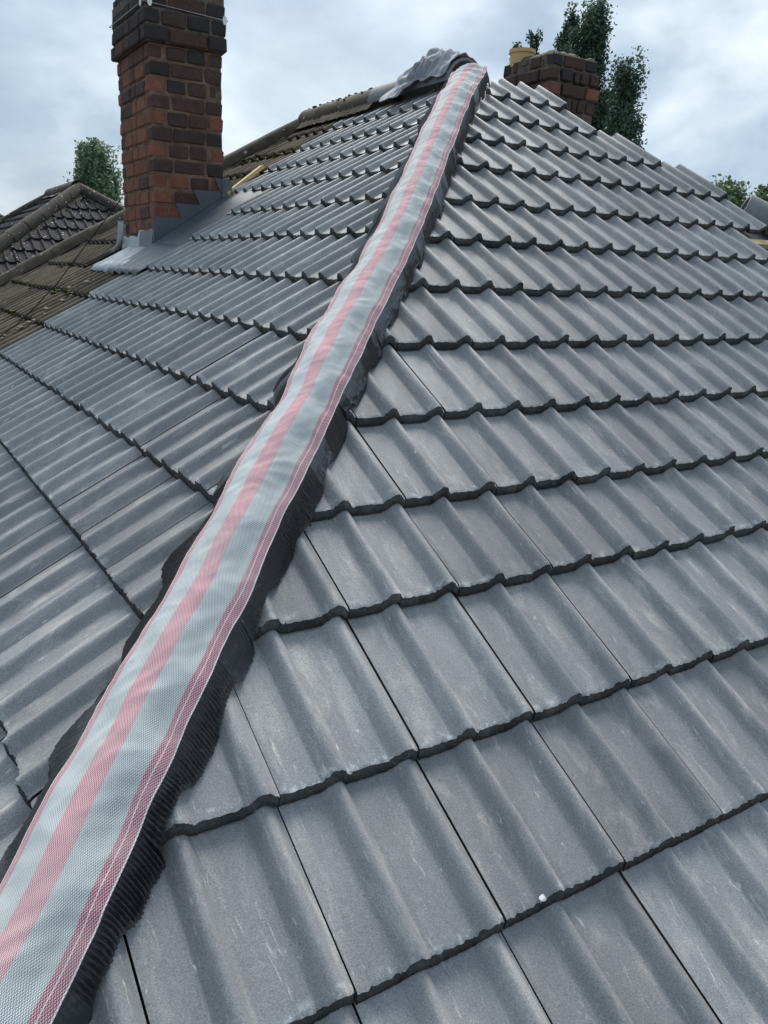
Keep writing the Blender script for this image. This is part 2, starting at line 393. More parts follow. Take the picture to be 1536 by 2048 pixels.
def clip_mesh(me, M, planes):
    """copy of me (local) clipped by world planes (co, no): keeps the side no points to; None when unchanged"""
    Mi = M.inverted(); out = None
    for co, no in planes:
        co_l = Mi @ Vector(co); no_l = (M.to_3x3().transposed() @ Vector(no)).normalized()
        src = out or me
        d = [(v.co - co_l).dot(no_l) for v in src.vertices]
        if not d: return 'empty'
        if min(d) > -1e-5: continue
        if max(d) < .012: return 'empty'
        bm = bmesh.new(); bm.from_mesh(src)
        geo = bm.verts[:] + bm.edges[:] + bm.faces[:]
        bmesh.ops.bisect_plane(bm, geom=geo, dist=1e-5, plane_co=co_l, plane_no=no_l, clear_inner=True)
        nm = bpy.data.meshes.new('cut_roof_tile')
        bm.to_mesh(nm); bm.free()
        for mm in me.materials: nm.materials.append(mm) if len(nm.materials) < len(me.materials) else None
        out = nm
        if len(nm.polygons) == 0: return 'empty'
    return out
def in_frame(M, me_len, margin=24):
    P = [M @ Vector((x, y, .02)) for x in (0, .1, .2, .3) for y in (0, .1, .2, me_len*.78)]
    q = proj(np.array([tuple(p) for p in P]))
    ok = (q[:, 2] > .1) & (q[:, 0] > -margin) & (q[:, 0] < 1536+margin) & (q[:, 1] > -margin) & (q[:, 1] < 2048+margin)
    return bool(ok.any())
COUNT = {}
def lay(slope, parent, cells, mats, planes, jitter=.0012, O=(0, 0, 0), allparts=False, limit=9999):
    """cells: (a_left, row index). In view: one object a tile; the rest joined as one stuff part"""
    rest = bmesh.new(); nrest = 0; nvis = 0
    r = random.Random(len(cells)); O = Vector(O)
    for a, i in cells:
        rw = ROWS_L if slope is SL else ROWS
        v = rw[i]; g = v - (rw[i-1] if i else v - .318)
        length = TL if i else min(TL, v - .02)
        me = tile_variant(g, r.randrange(4), mats, length)
        M = Matrix.Translation(O) @ slope.mat(a + r.gauss(0, jitter), v + r.gauss(0, jitter*1.5), HB + max(0, r.gauss(0, jitter*.7))) @ Matrix.Rotation(r.gauss(0, .0025), 4, 'Z') @ Matrix.Rotation(r.gauss(0, .004), 4, 'Y')
        c = clip_mesh(me, M, planes)
        if c == 'empty': continue
        use = c or me
        if in_frame(M, length) and nvis < limit:
            link('roof_tile', use, parent, M); nvis += 1
        else:
            k = len(rest.verts); rest.from_mesh(use); rest.verts.ensure_lookup_table()
            for vv in rest.verts[k:]: vv.co = M @ vv.co
            nrest += 1
    if nrest:
        me = bpy.data.meshes.new('further_roof_tiles'); rest.to_mesh(me)
        for mm in mats: me.materials.append({TILE: TILE_R, OLD: OLD_R}.get(mm, mm))
        tag(link('further_roof_tiles', me, parent), kind='stuff')
    rest.free()
    COUNT[parent.name + '/' + mats[0].name] = (nvis, nrest)

# ------------------------------------------------------------------ ground and the re-roofed house
GZ = -8.2
gm = mesh('ground', [(-900, -900, GZ), (900, -900, GZ), (900, 900, GZ), (-900, 900, GZ)], [(0, 1, 2, 3)], GRASS)
tag(link('ground', gm), kind='structure')

EV = 6.05                               # eaves, measured down the slope
def hip_deck(parent, O, part, r0, r1, mat, h=-.105, name='roof_deck'):
    """underlay sheets of a hipped roof whose ridge runs from O to O + RIDGE along y; clipped to r0..r1"""
    pass
house = empty('house', (0, 0, GZ), 'house with new grey double roll roof tiles and two brick chimneys', 'house')
WORLD[house.name] = Matrix.Translation((0, 0, GZ))
neigh = empty('neighbouring_house', (0, 1.3, GZ), 'attached house with old brown mossy roof tiles beyond the tall chimney', 'house')
WORLD[neigh.name] = Matrix.Translation((0, 1.3, GZ))
YB = YL - .026 + .15*22                  # old / new boundary, lower rows
YT = YL - .026 + .15*24                  # above the chimney
nr = SR.n; nl = SL.n
D = .105
def Rpt(x, v): return SR.pt(x, v, -D)
def Lpt(y, v): return SL.pt(-y, v, -D)
# slopes: each underlay deck is the part that carries its tiles
e = EV
def solid(pts, n, th=.02): mb = MB(); mb.sheet(pts, n, th); return mb
zo = Vector((0, 0, -D/CA))
A0 = Vector((0, 0, 0)) + zo
def plan(x, y): return Vector((x, y, -max(abs(x), -y, y-RIDGE, 0)*TA)) + zo
E_ = EV*CA
hip_slope = solid([plan(0, 0), plan(-E_, -E_), plan(E_, -E_)], nr).build('hip_end_slope', UNDER, house)
left_slope = solid([plan(0, 0), plan(0, YB), plan(-E_, YB), plan(-E_, -E_)], nl).build('long_slope', UNDER, house)
solid([plan(0, 0), plan(E_, -E_), plan(E_, YB), plan(0, YB)], (SA, 0, CA)).build('rear_slope', UNDER, house)
old_slope = solid([plan(0, YB+.004), plan(0, RIDGE), plan(-E_, RIDGE+E_), plan(-E_, YB+.004)], nl).build('long_slope', UNDER, neigh)
solid([plan(0, YB+.004), plan(E_, YB+.004), plan(E_, RIDGE+E_), plan(0, RIDGE)], (SA, 0, CA)).build('rear_slope', UNDER, neigh)
solid([plan(0, RIDGE), plan(E_, RIDGE+E_), plan(-E_, RIDGE+E_)], (0, SA, CA)).build('hip_end_slope', UNDER, neigh)
W = E_ - .35; zt = -EV*SA - .12
mb = MB(); mb.box((0, (YB-W)/2, (zt+GZ)/2), (2*W, YB+W, zt-GZ)); mb.build('wall', WALLM, house)
mb = MB(); mb.box((0, (YB+.004+RIDGE+W)/2, (zt+GZ)/2), (2*W, RIDGE+W-YB-.004, zt-GZ)); mb.build('wall', WALLM, neigh)

# hip end: straight bond, seams at XR + 0.02 + 0.15 * even
ends = {0: 24, 1: 24, 2: 26, 3: 28, 4: 28, 5: 26, 6: 28, 7: 28}
cells = []
for i, v in enumerate(ROWS):
    lastu = ends.get(i, 30 + 2*int((v-2.6)/.36))
    u = lastu
    while True:
        a = XR + .026 + .15*u - .3
        if a + .3 < -v*CA - .02: break
        cells.append((a, i)); u -= 2
hipcut = ((0, 0, 0), (1, -1, 0))
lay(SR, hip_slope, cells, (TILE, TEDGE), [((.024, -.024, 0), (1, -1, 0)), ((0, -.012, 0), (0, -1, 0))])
# long slope: new tiles up to the boundary, lead soaker beside the chimney
cells = []
for i, v in enumerate(ROWS_L):
    top = 24 if v < 1.3 else (20 if v < 2.4 else 22)
    m_ = top - 2
    while True:
        yr = YL - .026 + .15*m_             # right hand (camera side) end of the tile
        if yr + .3 < -v*CA - .02: break
        cells.append((-(yr+.3), i)); m_ -= 2
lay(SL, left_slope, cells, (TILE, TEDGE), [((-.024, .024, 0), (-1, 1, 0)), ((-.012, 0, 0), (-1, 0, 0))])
# old tiles
cells = []
for i, v in enumerate(ROWS_L):
    m_ = 24 if v < 1.3 else 22
    while True:
        yr = YL - .026 + .15*m_
        if yr > RIDGE + v*CA: break
        inside = (1.45 < v < 2.3) and (yr < 2.26 - .1)      # under the chimney
        if not inside: cells.append((-(yr+.3), i))
        m_ += 2
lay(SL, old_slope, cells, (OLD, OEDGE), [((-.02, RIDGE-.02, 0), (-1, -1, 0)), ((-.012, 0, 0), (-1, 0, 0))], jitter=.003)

# ------------------------------------------------------------------ half-round ridge and hip tiles
def half_round(name, parent, P0, P1, rad, mats, side=None, th=.016, arc=math.pi*1.02, nseg=18, sag=0, rough=0, up=(0, 0, 1), flare=0):
    """half-round ridge tile from P0 to P1 (centre line at the spring), open ends"""
    P0, P1 = Vector(P0), Vector(P1); t = (P1-P0).normalized(); upv = Vector(up); s = t.cross(upv).normalized(); w = s.cross(t).normalized()
    V = []; F = []; L = 3; rr = random.Random(int((P0.y+P0.x*7)*1000))
    for k in range(L):
        c = P0.lerp(P1, k/(L-1))
        for q in (rad, rad-th):
            for j in range(nseg+1):
                an = -arc/2 + arc*j/nseg
                d = (s*math.sin(an) + w*math.cos(an))
                V.append(c + d*(q + flare*k/(L-1) + (rr.uniform(-rough, rough) if rough else 0)))
    n = nseg+1; st = 2*n
    for k in range(L-1):
        for j in range(nseg):
            F.append((k*st+j, k*st+j+1, (k+1)*st+j+1, (k+1)*st+j))
            F.append((k*st+n+j+1, k*st+n+j, (k+1)*st+n+j, (k+1)*st+n+j+1))
        F.append((k*st, (k+1)*st, (k+1)*st+n, k*st+n)); F.append((k*st+n-1, k*st+2*n-1, (k+1)*st+2*n-1, (k+1)*st+n-1))
    for k in (0, L-1):
        for j in range(nseg):
            f = (k*st+j, k*st+n+j, k*st+n+j+1, k*st+j+1); F.append(f if k == 0 else f[::-1])
    me = mesh(name, V, F, mats, True)
    try: me.set_sharp_from_angle(angle=math.radians(40))
    except Exception: pass
    return link(name, me, parent)
# new grey ridge tiles, the nearer one with its open mouth at the hip top
half_round('ridge_tile', house, (0, .22, -.045), (0, .68, -.045), .136, RIDGEN)
half_round('ridge_tile', house, (0, .70, -.050), (0, 1.20, -.050), .132, RIDGEN)
# old ridge and far hip
y = 1.17
while y < RIDGE:
    y2 = min(y+.43, RIDGE+.08)
    half_round('ridge_tile', neigh, (0, y+.004, -.055+random.uniform(-.006, .006)), (0, y2, -.055+random.uniform(-.006, .006)), .130+random.uniform(-.003, .005), RIDGEO, rough=.002)
    y = y2
def hip_line(parent, O, sx, sy, t0, t1, rad, mat, name='hip_tile', step=.43, drop=.05, rough=.002):
    O = Vector(O); d = Vector((sx, sy, -TA)); L = d.length; d.normalize(); s = t0; k = 0
    nrm = Vector((-d.x*d.z, -d.y*d.z, d.x*d.x+d.y*d.y)).normalized()
    while s < t1:
        e2 = min(s+step, t1)
        half_round(name, parent, O + d*s - nrm*(drop-.004), O + d*(e2+.01) - nrm*(drop+.006+random.uniform(-.004, .004)), rad+random.uniform(-.003, .004), mat, rough=.0035, up=nrm, flare=.012)
        s = e2; k += 1
hip_line(neigh, (0, RIDGE, 0), -1, 1, .12, 6.8, .108, RIDGEO, drop=.055)
# rough bedding mortar under the old ridge and hip
def mortar_bed(name, parent, A, B, half, n, mat, seed, up=(0, 0, 1), thick=.05, drop=.05):
    A, B = Vector(A), Vector(B); t = (B-A).normalized(); s = t.cross(Vector(up)).normalized(); w = s.cross(t)
    V = []; F = []; ns = 7
    for k in range(n+1):
        c = A.lerp(B, k/n)
        for j in range(ns):
            f = j/(ns-1)*2-1
            nz = noise.noise(Vector((k*.9+seed, f*2.3, seed)))
            V.append(c + s*(f*(half + .018*noise.noise(Vector((k*1.3, f, seed+5))))) + w*(thick*(1-abs(f)**3) - drop + nz*.012))
    for k in range(n):
        for j in range(ns-1): F.append((k*ns+j, k*ns+j+1, (k+1)*ns+j+1, (k+1)*ns+j))
    return link(name, mesh(name, V, F, mat, True), parent)
mortar_bed('bedding_mortar', neigh, (0, 1.10, -.06), (0, RIDGE+.12, -.06), .185, 46, MORTARO, 3.1, thick=.092)
dh = Vector((-1, 1, -TA)).normalized()
mortar_bed('bedding_mortar', neigh, Vector((0, RIDGE, -.07)), Vector((0, RIDGE, -.07)) + dh*6.6, .165, 160, MORTARO, 9.7, thick=.075)
# hip tile already bedded lower down the right hand hip, and the bare batten there
dr = Vector((1, -1, -TA)).normalized(); nrm = Vector((-dr.x*dr.z, -dr.y*dr.z, dr.x**2+dr.y**2)).normalized()
P0 = Vector((0, 0, 0)) + dr*1.73 - nrm*.085
half_round('hip_tile', house, P0, P0 + dr*.45, .125, RIDGEN, up=nrm)
half_round('hip_tile', house, P0 + dr*.46 - nrm*.004, P0 + dr*.92, .122, RIDGEN, up=nrm)
mb = MB(); Rw = Matrix((SR.r, SR.u, SR.n)).transposed()
for v in (1.66, 1.99, 2.32, 2.64, 2.97):
    x0 = .70; x1 = v*CA - .03
    mb = MB(); mb.box(SR.pt((x0+x1)/2, v, -.082), (x1-x0, .05, .025), Rw); mb.build('roof_batten', WOODP, hip_slope)

# ------------------------------------------------------------------ brick chimneys
def brick_mesh(name, size, var, mat):
    bm = bmesh.new(); bmesh.ops.create_cube(bm, size=1); r = random.Random(var)
    for v in bm.verts:
        v.co = Vector((v.co.x*size[0], v.co.y*size[1], v.co.z*size[2])) + Vector([r.uniform(-.0045, .0045) for _ in range(3)])
    bmesh.ops.bevel(bm, geom=bm.edges[:], offset=.009, segments=1, affect='EDGES', profile=.6)
    me = bpy.data.meshes.new(name); bm.to_mesh(me); bm.free(); me.materials.append(mat)
    return me
BC = {}
def brick(parent, c, size, mat, seed, tilt=.006):
    key = (round(size[0], 3), round(size[1], 3), round(size[2], 3), mat.name, seed % 3)
    if key not in BC: BC[key] = brick_mesh('brick', size, seed % 3 + 11, mat)
    r = random.Random(seed)
    M = Matrix.Translation(Vector(c) + Vector((r.uniform(-.002, .002), r.uniform(-.002, .002), r.uniform(-.002, .002)))) @ Matrix.Rotation(r.gauss(0, tilt), 4, 'X') @ Matrix.Rotation(r.gauss(0, tilt), 4, 'Y') @ Matrix.Rotation(r.gauss(0, tilt), 4, 'Z')
    return link('brick', BC[key], parent, M)
def stack(parent, x0, x1, y0, y1, z0, z1, ch, jt, pats, matfn, prot=lambda z: 0, seed=0, skip=0, jx=.012):
    """brickwork courses on the four faces round a mortar core; pats: (x faces, y faces) for two alternating courses"""
    z = z0; k = 0; bd = .10; sd = seed*1000
    while z + ch <= z1 + 1e-4:
        p = prot(z + ch/2); X0, X1, Y0, Y1 = x0-p, x1+p, y0-p, y1+p
        zc = z + ch/2; h = ch - jt
        own = (k % 2 == 0)                  # on even courses the -Y/+Y faces own the corners
        for face in (0, 1):                 # -Y and +Y
            L = X1-X0; off = 0 if own else bd + jx; avail = L - 2*off
            pat = pats[k % 2][0]; tot = sum(pat); a = X0 + off
            for w in pat:
                lw = avail*w/tot; sd += 1
                if random.Random(sd+5).random() >= skip: brick(parent, (a+lw/2, (Y0+bd/2) if face == 0 else (Y1-bd/2), zc), (lw-jx, bd, h), matfn(face, zc, sd), sd)
                a += lw
        for face in (2, 3):                 # -X and +X
            L = Y1-Y0; off = bd + jx if own else 0; avail = L - 2*off
            pat = pats[k % 2][1]; tot = sum(pat); a = Y0 + off
            for w in pat:
                lw = avail*w/tot; sd += 1
                if random.Random(sd+5).random() >= skip: brick(parent, ((X0+bd/2) if face == 2 else (X1-bd/2), a+lw/2, zc), (bd, lw-jx, h), matfn(face, zc, sd), sd)
                a += lw
        z += ch; k += 1
    return z
def rough_core(name, parent, x0, x1, y0, y1, z0, z1, mat, n=10, amp=.003):
    mb = bmesh.new(); bmesh.ops.create_cube(mb, size=1)
    bmesh.ops.subdivide_edges(mb, edges=mb.edges[:], cuts=n, use_grid_fill=True)
    for v in mb.verts:
        c = Vector(((x0+x1)/2 + v.co.x*(x1-x0), (y0+y1)/2 + v.co.y*(y1-y0), (z0+z1)/2 + v.co.z*(z1-z0)))
        v.co = c + Vector((noise.noise(c*9), noise.noise(c*9+Vector((5, 0, 0))), 0))*amp
    me = bpy.data.meshes.new(name); mb.to_mesh(me); mb.free(); me.materials.append(mat)
    return link(name, me, parent)
CX0, CX1, CY0, CY1 = -1.600, -1.093, 1.510, 2.262
CH = .0985
zb = .166 - CH*14
ch1 = MB(); ch1.box(((CX0+CX1)/2, (CY0+CY1)/2, zb-.25), (CX1-CX0-.04, CY1-CY0-.04, .5)); chim = ch1.build('chimney_stack', MORTAR, house)
tag(chim, 'tall red brick chimney with sooty oversailing top and lead flashing')
rough_core('mortar_joint', chim, CX0+.009, CX1-.009, CY0+.009, CY1-.009, zb-.02, .166, MORTAR)
rough_core('mortar_joint', chim, CX0-.012, CX1+.012, CY0-.012, CY1+.012, .172, .166+CH*3.4, MORTARD)
rough_core('mortar_joint', chim, CX0+.008, CX1-.008, CY0+.008, CY1-.008, .166+CH*3.3, .166+CH*7+.01, MORTARD)
def cmat(face, z, sd):
    r = random.Random(sd*3+1).random()
    if z > .16: return BRICKS if r < .75 else BRICKD
    if face in (0, 1):
        f = .45 + .45*min(1, max(0, (z+.7)/.8))
        return BRICKS if r < f*.35 else (BRICKD if r < f+.25 else BRICK)
    f = max(0, (z+.35)/.55)*.6
    return BRICKD if r < f + .08 else BRICK
def cprot(z):
    if z < .16: return 0
    if z < .166+CH: return .034
    if z < .166+2*CH: return .024
    return .022 if z < .166+3.2*CH else .004
pats = [([.62, 1, .55], [1, .55, 1.0]), ([1, .95], [.55, 1, .6, 1, .45])]
ztop = stack(chim, CX0, CX1, CY0, CY1, zb, .166 + CH*7, CH, .0135, pats, cmat, cprot, seed=1)
# lead flashing (parts of the chimney)
def lead(name, pts, n, th, mat, parent): 
    mb = MB(); mb.sheet(pts, n, th); return mb.build(name, mat, parent)
def zr(x, h=0.0): return x*TA + h/CA       # long slope surface (crest plane + h)
yf = CY0 - .008
lead('step_flashing', [(-1.612, yf, zr(-1.612, -.03)), (-1.05, yf, zr(-1.05, -.03)), (-1.065, yf, -.655), (-1.115, yf, -.618), (-1.168, yf, -.612), (-1.128, yf, -.704),
     (-1.322, yf, -.706), (-1.277, yf, -.803), (-1.452, yf, -.803), (-1.414, yf, -.896), (-1.612, yf, -.900)], (0, -1, 0), .005, LEAD, chim)
# back corner flap folded round
mb = MB(); mb.sheet([(-1.118, yf-.004, -.625), (-1.118, yf-.012, -.742), (-1.055, yf-.028, -.745), (-1.045, yf-.014, -.640), (-1.085, yf-.004, -.612)], (0, -1, 0), .004); mb.build('corner_flashing', LEAD, chim)
# soaker: wide lead sheet lying beside the stack, gently dressed
def draped(name, parent, f, nu, nv, mat, th=.004):
    V = []; F = []
    for i in range(nu+1):
        for j in range(nv+1): V.append(f(i/nu, j/nv))
    w = nv+1
    F = [(i*w+j, i*w+j+1, (i+1)*w+j+1, (i+1)*w+j) for i in range(nu) for j in range(nv)]
    o = link(name, mesh(name, V, F, mat, True), parent)
    md = o.modifiers.new('thickness', 'SOLIDIFY'); md.thickness = th; md.offset = -1
    return o
def soaker(u, v):
    x = -1.90 + u*.92; y = 1.50 - v*(.60 - .05*u)
    h = -.030 + .006*noise.noise(Vector((x*5, y*5, 2))) - .010*v + .018*max(0, 1-v*9)
    return SL.pt(-y, -x/CA, h)
draped('side_soaker', chim, soaker, 26, 20, LEAD)
# front apron: upstand on the -X face and the sheet dressed over the tiles below
def upstand(u, v):
    y = 1.500 + u*.775; zt_ = -.985 - .035*(u > .45) + .006*math.sin(u*21); zb_ = zr(-1.62, -.05)
    return Vector((-1.609 - .006*v - .012*max(0, v-.7), y, zt_ + (zb_-zt_)*v))
draped('apron_upstand', chim, upstand, 16, 4, LEADP)
lead('apron_upstand', [(-1.616, 1.498, -.982), (-1.618, 1.80, -.990), (-1.634, 1.80, zr(-1.63, -.045)), (-1.634, 1.498, zr(-1.63, -.045))], (-1, 0, 0), .004, LEAD, chim)
def apron(u, v):
    y = 1.30 + u*(.80 + .02*v); x = -1.598 - v*(.315 + .012*math.sin(u*30))
    a = -y
    h = -.040 + .030*v + .014*math.cos((y-YL-.0095)/.15*2*math.pi)*v**2 + .006*noise.noise(Vector((x*6, y*6, 1)))
    if v > .93: h -= .012
    return SL.pt(a, -x/CA, h)
draped('lead_apron', chim, apron, 40, 10, LEADP)
def apron2(u, v):
    y = .86 + u*.60; x = -1.615 - v*(.315 + .02*u) ; y -= 0
    h = -.040 + .012*u + .020*v + .012*math.cos((y-YL-.0095)/.15*2*math.pi)*v**2 + .004*noise.noise(Vector((x*7, y*7, 4)))
    return SL.pt(-y, -x/CA, h)
draped('lead_apron', chim, apron2, 30, 8, LEAD)
# far corner flap standing off the wall
def flap(u, v):
    y = 2.268 + .02*u; z = -.905 - .33*v
    return Vector((-1.600 - .03*u - (.01+.07*v**2)*(u), y + .02*v, max(z, zr(-1.6-.2*u, .03))))
draped('corner_flashing', chim, flap, 5, 10, LEADP)
# aerial lashing: wire round the top with white corner plates
lash = empty('aerial_lashing', (CX0, CY0, .30), 'thin wire lashing with white round corner plates around the tall chimney top', 'lashing')
WORLD[lash.name] = Matrix.Translation((CX0, CY0, .30))
o_ = .030; zl = .385
mb = MB(); mb.tube([(CX0-o_, CY0-o_, zl), (CX1+o_, CY0-o_, zl-.02), (CX1+o_, CY1+o_, zl), (CX0-o_, CY1+o_, zl+.01), (CX0-o_, CY0-o_, zl)], .0028, 6); mb.build('wire', WIREM, lash)
def plate(c, n):
    n = Vector(n).normalized(); s = Vector((0, 0, 1)).cross(n).normalized(); mb = MB(); V = []
    for k in range(20):
        an = 2*math.pi*k/20; V.append(Vector(c) + s*math.cos(an)*.015 + Vector((0, 0, 1))*math.sin(an)*.028)
    mb.sheet(V, n, .004); mb.build('corner_plate', PLATEM, lash)
plate((CX0+.012, CY0-o_-.005, zl+.004), (0, -1, 0)); plate((CX0-o_-.005, CY0+.018, zl+.004), (-1, 0, 0)); plate((CX1+.008, CY0-o_-.005, zl-.02), (0, -1, 0))

# squat weathered chimney behind the apex
QX0, QX1, QY0, QY1 = 1.16, 1.66, .73, 1.32
c2 = MB(); c2.box(((QX0+QX1)/2, (QY0+QY1)/2, -.95), (QX1-QX0-.03, QY1-QY0-.03, .6)); chim2 = c2.build('chimney_stack', MORTARD, house)
tag(chim2, 'squat crumbling brick chimney with mossy cap and buff pot behind the hip top')
rough_core('mortar_joint', chim2, QX0+.022, QX1-.022, QY0+.022, QY1-.022, -.9, .40, MORTARD, 12, .012)
def qmat(face, z, sd):
    r = random.Random(sd*7+2).random()
    if z > .25: return BRICKS if r < .6 else BRICKD
    return BRICKD if r < .55 else (BRICK if r < .85 else BRICKS)
def qprot(z): return .012 if .10 < z < .31 else (.0 if z < .1 else -.012)
stack(chim2, QX0, QX1, QY0, QY1, .41-.0985*11, .41, .0985, .016, [([.55, 1, .6], [1, 1, .5]), ([1, .5, .7], [.55, 1, .9])], qmat, qprot, seed=2, skip=.05, jx=.016)
def cap_mesh():
    V = []; F = []; n = 22
    for i in range(n+1):
        for j in range(n+1):
            u, v = i/n*2-1, j/n*2-1
            x = (QX0+QX1)/2 + u*((QX1-QX0)/2-.02); y = (QY0+QY1)/2 + v*((QY1-QY0)/2-.02)
            e = max(abs(u), abs(v))
            z = .40 + .055*(1-e**3) + .022*noise.noise(Vector((x*14, y*14, 3))) + .012*noise.noise(Vector((x*40, y*40, 3)))
            if e > .99: z = .365
            V.append((x + .012*noise.noise(Vector((y*20, z, 1))), y + .012*noise.noise(Vector((x*20, z, 9))), z))
    w = n+1
    return mesh('flaunching', V, [(i*w+j, (i+1)*w+j, (i+1)*w+j+1, i*w+j+1) for i in range(n) for j in range(n)], FLAUNCH, True)
link('flaunching', cap_mesh(), chim2)
mb = MB()
pc = Vector((1.27, 1.20, 0)); ring = []
prf = [(.095, .38), (.094, .475), (.104, .480), (.104, .505), (.078, .505), (.076, .40)]
n = 28; V = [(pc.x + r_*math.cos(2*math.pi*k/n), pc.y + r_*math.sin(2*math.pi*k/n), z) for r_, z in prf for k in range(n)]
F = [(i*n+k, i*n+(k+1) % n, (i+1)*n+(k+1) % n, (i+1)*n+k) for i in range(len(prf)-1) for k in range(n)]
pm = mesh('chimney_pot', V, F, POTM, True)
try: pm.set_sharp_from_angle(angle=math.radians(40))
except Exception: pass
link('chimney_pot', pm, chim2)

# ------------------------------------------------------------------ striped hip roll with pleated edges
hd = Vector((-1, -1, -TA)).normalized(); evv = Vector((1, -1, 0)).normalized(); nv = hd.cross(evv)
if nv.z < 0: nv = -nv
def hp(s, e, n): return hd*s + evv*e + nv*n
def tile_h(slope, P, lat0, rows=ROWS):
    """height of the tile surface above the crest plane at world point P"""
    rows = ROWS_L if slope is SL else ROWS
    v = -(P - slope.O).dot(slope.u); a = (P - slope.O).dot(slope.r)
    i = 0
    while i < len(rows)-1 and rows[i] < v: i += 1
    g = rows[i] - (rows[i-1] if i else rows[i]-.318)
    y = max(0, rows[i]-v)
    x = (a - lat0) % .3
    return HB + prof(x) + TT*(1 - min(1.2, y/g))
def flat_n(e): return -abs(e)*.4176        # crest planes seen in the hip section
S0, S1 = .22, 7.0
def fn(a, b, s): return noise.noise(Vector((s*a, b, .37)))
def topk(s): return min(1.15, (max(0, 2.9-s)/1.8)**1.2)
def lift(s): return .045*topk(s)*min(1, .35+.65*s/.9)
def wedgeL(s): return -.083 - .058*topk(s) - .016*math.exp(-((s-3.5)/.5)**2) + .016*fn(2.4, 1.0, s) + .013*fn(6, 2.0, s)
def wedgeR(s): return .073 + .012*max(0, min(1, (s-4.85)/.3)) - .045*topk(s) - .008*math.exp(-((s-3.5)/.5)**2) + .007*fn(2.2, 3.0, s) + .005*fn(8, 4.0, s)
def woven_pt(s, q):
    eL, eR = wedgeL(s), wedgeR(s)
    e = eL + (eR-eL)*q
    c = abs(q-.47)/.5
    n = .066 - (.040 if q < .47 else .050)*min(1.1, c)**2.1
    if s < 1.4: n = n*(1-.5*(1.4-s)/1.2) + .012*(1.4-s)/1.2
    n += lift(s)
    n += .006*noise.noise(Vector((s*6, q*2.2, 7))) + .0035*noise.noise(Vector((s*16, q*3.4, 2))) + .0012*(1-3*abs(noise.noise(Vector((s*23+q*4, q*3-s*5, 6)))))
    dip = max(0, 1-abs(q-.80)/.20)        # slack between the board and the stitched hem
    n -= .012*dip*(.5+.5*math.sin(2*math.pi*s/.205 + 2.2*fn(1.7, 8, s)))
    if s < 1.1: n += .006*math.sin(s*46 + q*3)*(1.1-s)
    return hp(s, e, n)
roll = empty('hip_roll', tuple(hp(S1, 0, -.05)), 'pink and grey striped woven hip roll with black pleated edges laid up the hip', 'hip roll')
WORLD[roll.name] = Matrix.Translation(roll.location)
ns, nq = 1300, 36
V = []; UV = []
for i in range(ns+1):
    s = S0 + (S1-S0)*i/ns
    for j in range(nq+1):
        V.append(woven_pt(s, j/nq)); UV.append((WW*j/nq, s))
w = nq+1
F = [(i*w+j, (i+1)*w+j, (i+1)*w+j+1, i*w+j+1) for i in range(ns) for j in range(nq)]
me = mesh('woven_strip', V, F, FAB, True)
ul = me.uv_layers.new(name='uv')
lv = np.zeros(len(me.loops), dtype=np.int32); me.loops.foreach_get('vertex_index', lv)
ul.data.foreach_set('uv', np.array(UV, dtype=np.float32)[lv].ravel())
link('woven_strip', me, roll)
def pleated(side):
    nsl, nt = 6600, 8
    V = []
    sl_ = SL if side < 0 else SR
    lat0 = -(YL-.026) if side < 0 else XR+.026
    hs = []
    for i in range(nsl+1):
        s = S0 + .04 + (S1-S0-.04)*i/nsl
        if side < 0: eo = -.158 - .075*topk(s) + .050*fn(2.5, 11, s) + .040*fn(6.5, 12, s) + .003*fn(70, 15, s)
        else: eo = .088 - .045*topk(s) + .009*fn(2.3, 13, s) + .008*fn(6, 14, s) + .0018*fn(70, 16, s)
        P = hp(s, eo, flat_n(eo))
        hs.append((s, eo, tile_h(sl_, P, lat0)))
    H = np.array([h for _, _, h in hs]); k = 25; ker = np.ones(k)/k
    Hs = np.convolve(np.pad(H, k//2, mode='edge'), ker, 'valid')
    for i, (s, eo, h0) in enumerate(hs):
        h = max(Hs[i], H[i], *H[max(0, i-22):i+23:11]) + (.014 if side < 0 else .005)
        ee = (wedgeL(s) + .006) if side < 0 else (wedgeR(s) - .005)
        A = woven_pt(s, .02 if side < 0 else .98) - nv*.004
        # outer edge on the tile surface
        B = hp(s, eo, flat_n(eo) + h/math.cos(math.atan(.4176)) + .25*lift(s))
        ph = s/(.0098 if side < 0 else .0086) + .55*fn(4, 21+side, s) + .25*fn(19, 22+side, s)
        am = ((.0046 if side < 0 else .0030) + .0018*fn(3.2, 25+side, s)) * (1.0 if fn(5.5, 31+side, s) > -.2 else .25)
        nd = (B-A).cross(hd).normalized()
        if nd.z < 0: nd = -nd
        for j in range(nt+1):
            f = j/nt
            mid = A.lerp(B, f)
            bulge = .004*math.sin(math.pi*f) if side < 0 else .002*math.sin(math.pi*f)
            tp = math.asin(math.sin(2*math.pi*(ph + .35*f*fn(6, 40+side, s))))*2/math.pi
            cr = (.005*noise.noise(Vector((s*24, f*3, 5+side))) + .0022*noise.noise(Vector((s*75, f*6, 9+side))))*f
            V.append(mid + nd*(bulge + am*tp*(.35+.65*min(1, f*2.2))*(1 if f < .93 else .55) + cr))
    w = nt+1
    F = [(i*w+j, (i+1)*w+j, (i+1)*w+j+1, i*w+j+1) if side > 0 else (i*w+j, i*w+j+1, (i+1)*w+j+1, (i+1)*w+j) for i in range(nsl) for j in range(nt)]
    return link('pleated_edge', mesh('pleated_edge', V, F, FOIL, False), roll)
pleated(-1); pleated(1)

